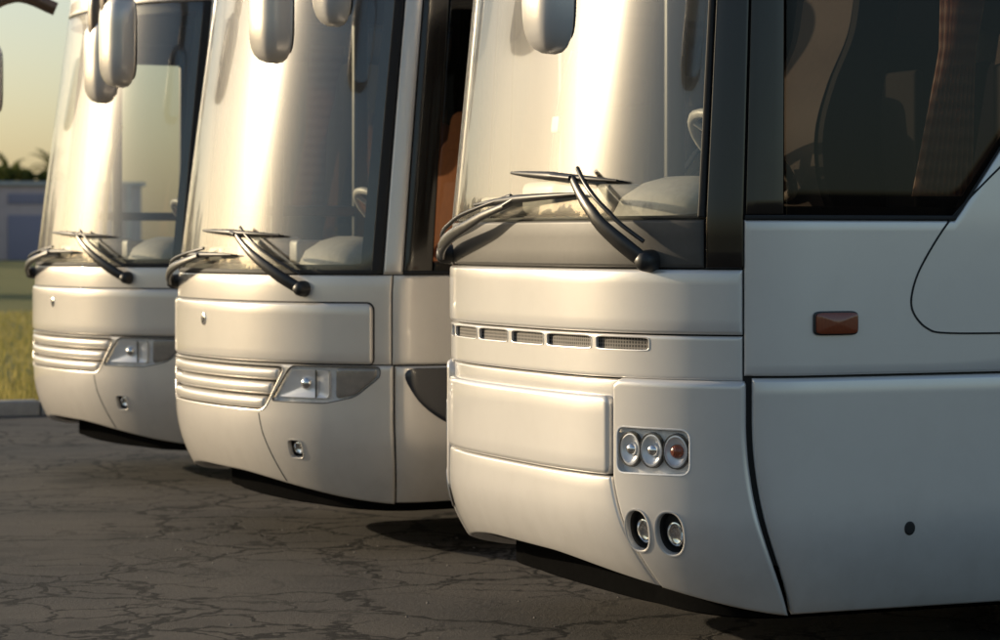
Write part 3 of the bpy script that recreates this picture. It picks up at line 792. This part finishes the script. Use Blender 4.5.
# ------------------------------------------------------------ ground
def sheet(name,x0,x1,y0,y1,z,mat,nx=1,ny=1,hfun=None):
    vs=[];fs=[]
    for i in range(nx+1):
        for j in range(ny+1):
            x=x0+(x1-x0)*i/nx;y=y0+(y1-y0)*j/ny;vs.append((x,y,z+(hfun(x,y) if hfun else 0)))
    for i in range(nx):
        for j in range(ny): fs.append((i*(ny+1)+j,(i+1)*(ny+1)+j,(i+1)*(ny+1)+j+1,i*(ny+1)+j+1))
    return mk(name,vs,fs,mat,None,True)
def asphalt():
    m,nt,out=newmat('cracked_asphalt');co=coords(nt)
    nz=noise(nt,co,1.6,4,.6);nz2=noise(nt,co,9,4,.6)
    d=N(nt,'ShaderNodeVectorMath',operation='SCALE');L(nt,nz.outputs['Color'],d.inputs[0]);d.inputs['Scale'].default_value=.55
    d2=N(nt,'ShaderNodeVectorMath',operation='SCALE');L(nt,nz2.outputs['Color'],d2.inputs[0]);d2.inputs['Scale'].default_value=.14
    ad=N(nt,'ShaderNodeVectorMath',operation='ADD');L(nt,co,ad.inputs[0]);L(nt,d.outputs[0],ad.inputs[1])
    ad2=N(nt,'ShaderNodeVectorMath',operation='ADD');L(nt,ad.outputs[0],ad2.inputs[0]);L(nt,d2.outputs[0],ad2.inputs[1])
    v=N(nt,'ShaderNodeTexVoronoi',feature='DISTANCE_TO_EDGE',i_Scale=2.5);L(nt,ad2.outputs[0],v.inputs['Vector'])
    v2=N(nt,'ShaderNodeTexVoronoi',feature='DISTANCE_TO_EDGE',i_Scale=.8);L(nt,ad2.outputs[0],v2.inputs['Vector'])
    wv=math_(nt,'MULTIPLY',v.outputs[0],math_(nt,'ADD',.55,noise(nt,co,3.1,3).outputs[0]))
    c1=ramp(nt,wv,[(0.,1.),(.020,.95),(.048,0.)])
    c2=ramp(nt,v2.outputs[0],[(0.,1.),(.009,.95),(.020,0.)])
    msk=ramp(nt,noise(nt,co,.42,3).outputs[0],[(.40,.0),(.52,1.)])
    cr=math_(nt,'MAXIMUM',math_(nt,'MULTIPLY',c1,msk),c2)
    agg=noise(nt,co,120,3,.75);agg2=noise(nt,co,38,4,.65);big=noise(nt,co,.55,5,.6)
    col=ramp(nt,agg.outputs[0],[(.32,(.014,.014,.015)),(.5,(.042,.040,.039)),(.70,(.15,.14,.128))])
    col=mixc(nt,.35,col,ramp(nt,agg2.outputs[0],[(.35,(.019,.019,.020)),(.65,(.092,.084,.077))]))
    col=mixc(nt,ramp(nt,big.outputs[0],[(.38,0.),(.66,.65)]),col,(.11,.096,.080))
    st=ramp(nt,noise(nt,co,.9,4,.5,.6).outputs[0],[(.55,0.),(.68,.65)])
    col=mixc(nt,st,col,(.016,.0155,.016))
    pc=N(nt,'ShaderNodeTexVoronoi',feature='F1',i_Scale=2.5);L(nt,ad2.outputs[0],pc.inputs['Vector'])
    sx=nt.nodes.new('ShaderNodeSeparateColor');L(nt,pc.outputs['Color'],sx.inputs[0])
    col=mixc(nt,math_(nt,'MULTIPLY',math_(nt,'MULTIPLY',sx.outputs[0],msk),.3),col,(.085,.077,.069))
    col=mixc(nt,math_(nt,'MULTIPLY',cr,.97),col,(.002,.002,.002))
    h=math_(nt,'ADD',math_(nt,'MULTIPLY',agg.outputs[0],.6),math_(nt,'MULTIPLY',agg2.outputs[0],.8))
    h=math_(nt,'ADD',h,math_(nt,'MULTIPLY',big.outputs[0],.3))
    h=math_(nt,'SUBTRACT',h,math_(nt,'MULTIPLY',cr,.35))
    pbsdf(nt,out,col,.8,0,0,.05,bump(nt,h,.95,.010),.25);return m
ASPH=asphalt()
def grassmat():
    m,nt,out=newmat('grass_ground');co=coords(nt)
    a=noise(nt,co,.5,6,.6);b=noise(nt,co,12,4,.7)
    c=ramp(nt,a.outputs[0],[(.3,(.085,.105,.03)),(.6,(.19,.18,.06)),(.8,(.28,.23,.10))])
    c=mixc(nt,.5,c,ramp(nt,b.outputs[0],[(.3,(.06,.08,.02)),(.7,(.27,.24,.09))]))
    pbsdf(nt,out,c,.9,0,0,.05,bump(nt,b.outputs[0],1.,.05),.2);return m
GR=grassmat()
gm=simple('earth',(.12,.11,.06),.95,0,0,.4)
sheet('ground',-1500,1500,-1500,1500,-.02,gm)
sheet('asphalt_pavement',-160,120,-120,14.2,0,ASPH)
sheet('grass_field',-400,500,14.42,460,.07,GR,60,60,lambda x,y:.05*math.sin(x*.7)*math.sin(y*.5))
kb=simple('concrete_kerb',(.36,.34,.31),.85,0,0,14,.25,.4)
bm=bmesh.new()
for i in range(60):
    x=-30+i*1.0;rbox(bm,x,14.31+random.uniform(-.006,.006),.05,.985,.2,.16+random.uniform(-.008,.008),.02)
bmobj('kerb',bm,kb,None)
for nm,x0,x1 in(('kerb',-160,-30.6),('kerb',29.6,120)):
    bm=bmesh.new();rbox(bm,(x0+x1)/2,14.31,.05,x1-x0,.2,.16,.02);bmobj(nm,bm,kb,None)
def leafmat(name,c1,c2):
    m,nt,out=newmat(name);oi=nt.nodes.new('ShaderNodeNewGeometry')
    col=mixc(nt,oi.outputs['Random Per Island'],c1,c2)
    df=N(nt,'ShaderNodeBsdfDiffuse');L(nt,col,df.inputs[0]);tr=N(nt,'ShaderNodeBsdfTranslucent');L(nt,col,tr.inputs[0])
    mx=N(nt,'ShaderNodeMixShader');mx.inputs[0].default_value=.4;L(nt,df.outputs[0],mx.inputs[1]);L(nt,tr.outputs[0],mx.inputs[2])
    L(nt,mx.outputs[0],out.inputs['Surface']);return m
vs=[];fs=[]
for i in range(42000):
    y=14.45+30*random.random()**1.6;x=(y-14.5)*.2+random.uniform(-5,6)
    h=random.uniform(.05,.16);w=random.uniform(.006,.014);th=random.uniform(0,PI);lx,ly=random.uniform(-.06,.06),random.uniform(-.06,.06)
    dx,dy=math.cos(th)*w,math.sin(th)*w;k=len(vs)
    vs+=[(x-dx,y-dy,.04),(x+dx,y+dy,.04),(x+lx,y+ly,.07+h)];fs.append((k,k+1,k+2))
mk('grass',vs,fs,leafmat('grass_blades',(.20,.20,.05),(.55,.44,.16)),None,False)
vs=[];fs=[]
for i in range(500):
    x=random.uniform(-5,3);y=random.uniform(-6,14);r=random.uniform(.003,.008);k=len(vs)
    for p in((-1,-1,0),(1,-1,0),(1,1,0),(-1,1,0),(-.5,-.5,.8),(.5,-.5,.9),(.5,.5,.7),(-.5,.5,.8)):
        vs.append((x+p[0]*r*random.uniform(.6,1.1),y+p[1]*r*random.uniform(.6,1.1),p[2]*r))
    fs+=[tuple(k+q for q in f) for f in((4,5,6,7),(0,1,5,4),(1,2,6,5),(2,3,7,6),(3,0,4,7))]
mk('gravel',vs,fs,simple('gravel_stone',(.14,.13,.12),.9,0,0,80),None,False)

# ------------------------------------------------------------ background
def leaves(name,centers,n,size,mat,par=None):
    vs=[];fs=[]
    for (cx,cy,cz,rx,ry,rz) in centers:
        for i in range(n):
            d=Vector((random.gauss(0,1),random.gauss(0,1),random.gauss(0,1))).normalized()*random.uniform(.45,1.05)
            p=Vector((cx+d.x*rx,cy+d.y*ry,cz+d.z*rz));u=Vector((random.gauss(0,1),random.gauss(0,1),random.gauss(0,1))).normalized()
            w=u.cross(Vector((random.gauss(0,1),random.gauss(0,1),random.gauss(0,1)))).normalized();s=size*random.uniform(.5,1.2);k=len(vs)
            vs+=[p-u*s-w*s*.5,p+u*s-w*s*.3,p+u*s*.8+w*s*.6,p-u*s*.7+w*s*.5];fs.append((k,k+1,k+2,k+3))
    return mk(name,vs,fs,mat,par,False)
LEAF=leafmat('tree_leaves',(.035,.05,.015),(.10,.11,.035))
cs=[]
for i in range(150):
    az=math.radians(random.uniform(-8,100));R=random.uniform(150,240)
    x=-math.sin(az)*R;y=math.cos(az)*R
    h=random.uniform(2.5,6.5)
    for k in range(3): cs.append((x+random.uniform(-4,4),y+random.uniform(-4,4),h*random.uniform(.4,1.),random.uniform(2.5,4.5),random.uniform(2.5,4.5),h*.5))
for i in range(46):
    az=math.radians(6+88*i/45+random.uniform(-1,1));R=random.uniform(70,88)
    x=-math.sin(az)*R;y=math.cos(az)*R
    h=random.choice((3,5,6,7,8,9.5))*random.uniform(.85,1.05)
    for k in range(6): cs.append((x+random.uniform(-2,2),y+random.uniform(-2,2),h*(.18+.13*k),random.uniform(1.2,2.4),random.uniform(1.2,2.4),h*.17))
leaves('distant_trees',cs,60,.75,LEAF)
def warehouse(x,y,w,d,h,col):
    e=root('warehouse_building');e.location=(x,y,.05);e.rotation_euler=(0,0,math.radians(-4))
    wm=simple('warehouse_wall',col,.8,0,0,1.5,.15);tm=simple('warehouse_trim',(.55,.5,.46),.7);dm=simple('warehouse_door',(.34,.28,.34),.6)
    bm=bmesh.new();rbox(bm,0,0,h/2,w,d,h,.05);bmobj('walls',bm,wm,e)
    bm=bmesh.new();rbox(bm,0,0,h+.15,w+.6,d+.6,.3,.04);bmobj('roof_parapet',bm,tm,e)
    bm=bmesh.new()
    for i in range(int(w/5)):
        X=-w/2+2.5+i*5
        rbox(bm,X,-d/2-.03,1.7,3.0,.1,3.4,.02)
        rbox(bm,X,-d/2-.03,h-1.0,3.0,.1,.8,.02)
    bmobj('doors_and_windows',bm,dm,e)
    bm=bmesh.new()
    for i in range(int(w/5)+1): rbox(bm,-w/2+i*5,-d/2-.1,h/2,.35,.3,h,.03)
    bmobj('pilasters',bm,tm,e)
    return e
warehouse(24,196,36,14,5.6,(.66,.48,.44))
warehouse(-75,180,40,14,5.0,(.30,.22,.17))
TRK=simple('palm_trunk',(.12,.09,.06),.9,0,0,6)
PALM=leafmat('palm_fronds',(.05,.07,.015),(.16,.15,.04))
def palm(x,y,h,s=1):
    e=root('palm_tree');e.location=(x,y,0)
    tube('trunk',[(0,0,0),(.1,0,h*.5),(.0,.1,h)],[.35,.25,.2],[.35,.25,.2],TRK,e,Vector((1,0,0)),10,2)
    vs=[];fs=[]
    for i in range(26):
        az=2*PI*i/26+random.uniform(-.2,.2);up=random.uniform(-.1,1.3);Lf=2.6*s*random.uniform(.8,1.15)
        p=Vector((0,0,h));d=Vector((math.cos(az)*math.cos(up),math.sin(az)*math.cos(up),math.sin(up)))
        pv=p.copy()
        for k in range(9):
            d=(d+Vector((0,0,-.17))).normalized();q=pv+d*Lf/9
            sd=d.cross(Vector((0,0,1))).normalized()
            for s2 in(1,-1):
                l=.55*s*math.sin(PI*(k+1)/10.5);b=len(vs)
                vs+=[pv,q,q+sd*s2*l+d*.25-Vector((0,0,.2*l)),];fs.append((b,b+1,b+2))
            pv=q
    mk('fronds',vs,fs,PALM,e,False)
for x,y,h in((29,214,6.9),(32.5,216,7.6),(36,213,7.0),(25,218,7.3),(41,220,7.6)): palm(x,y,h)
leaves('shrub_row',[(30+random.uniform(-10,12),206+random.uniform(-2,2),random.uniform(4.6,6.6),1.8,1.5,1.2) for _ in range(16)],70,.45,LEAF)

# ------------------------------------------------------------ light
Sd=Vector((-.69,.724,0)).normalized();el=math.radians(14.3)
sun_dir=Vector((Sd.x*math.cos(el),Sd.y*math.cos(el),math.sin(el)))
ld=bpy.data.lights.new('sun','SUN');ld.energy=5;ld.angle=math.radians(.5);ld.color=(1,.82,.57)
lo=bpy.data.objects.new('sun',ld);sc.collection.objects.link(lo);lo.rotation_euler=sun_dir.to_track_quat('Z','Y').to_euler();lo.location=(-20,20,20)
w=bpy.data.worlds.new('World');sc.world=w;w.use_nodes=True;nt=w.node_tree;nt.nodes.clear()
o=nt.nodes.new('ShaderNodeOutputWorld');bg=nt.nodes.new('ShaderNodeBackground');sk=nt.nodes.new('ShaderNodeTexSky')
sk.sky_type='NISHITA';sk.sun_disc=False;sk.sun_elevation=el;sk.sun_rotation=math.atan2(Sd.x,Sd.y);sk.dust_density=1.9;sk.air_density=1.0;sk.ozone_density=1.2
bg.inputs['Strength'].default_value=.15
nt.links.new(sk.outputs[0],bg.inputs[0]);nt.links.new(bg.outputs[0],o.inputs[0])

# ------------------------------------------------------------ camera
cd=bpy.data.cameras.new('camera');cd.sensor_width=36;cd.lens=2650/1000*36;cd.shift_y=-.08;cd.clip_start=.1;cd.clip_end=4000
cam=bpy.data.objects.new('camera',cd);sc.collection.objects.link(cam)
cam.location=(-4.08,-9.64,1.58);th=math.radians(20.7)
cam.rotation_euler=(math.radians(90),0,-th)
cd.dof.use_dof=True;cd.dof.focus_distance=9.8;cd.dof.aperture_fstop=4.5
sc.camera=cam
sc.view_settings.view_transform='Standard';sc.view_settings.look='None';sc.view_settings.exposure=0
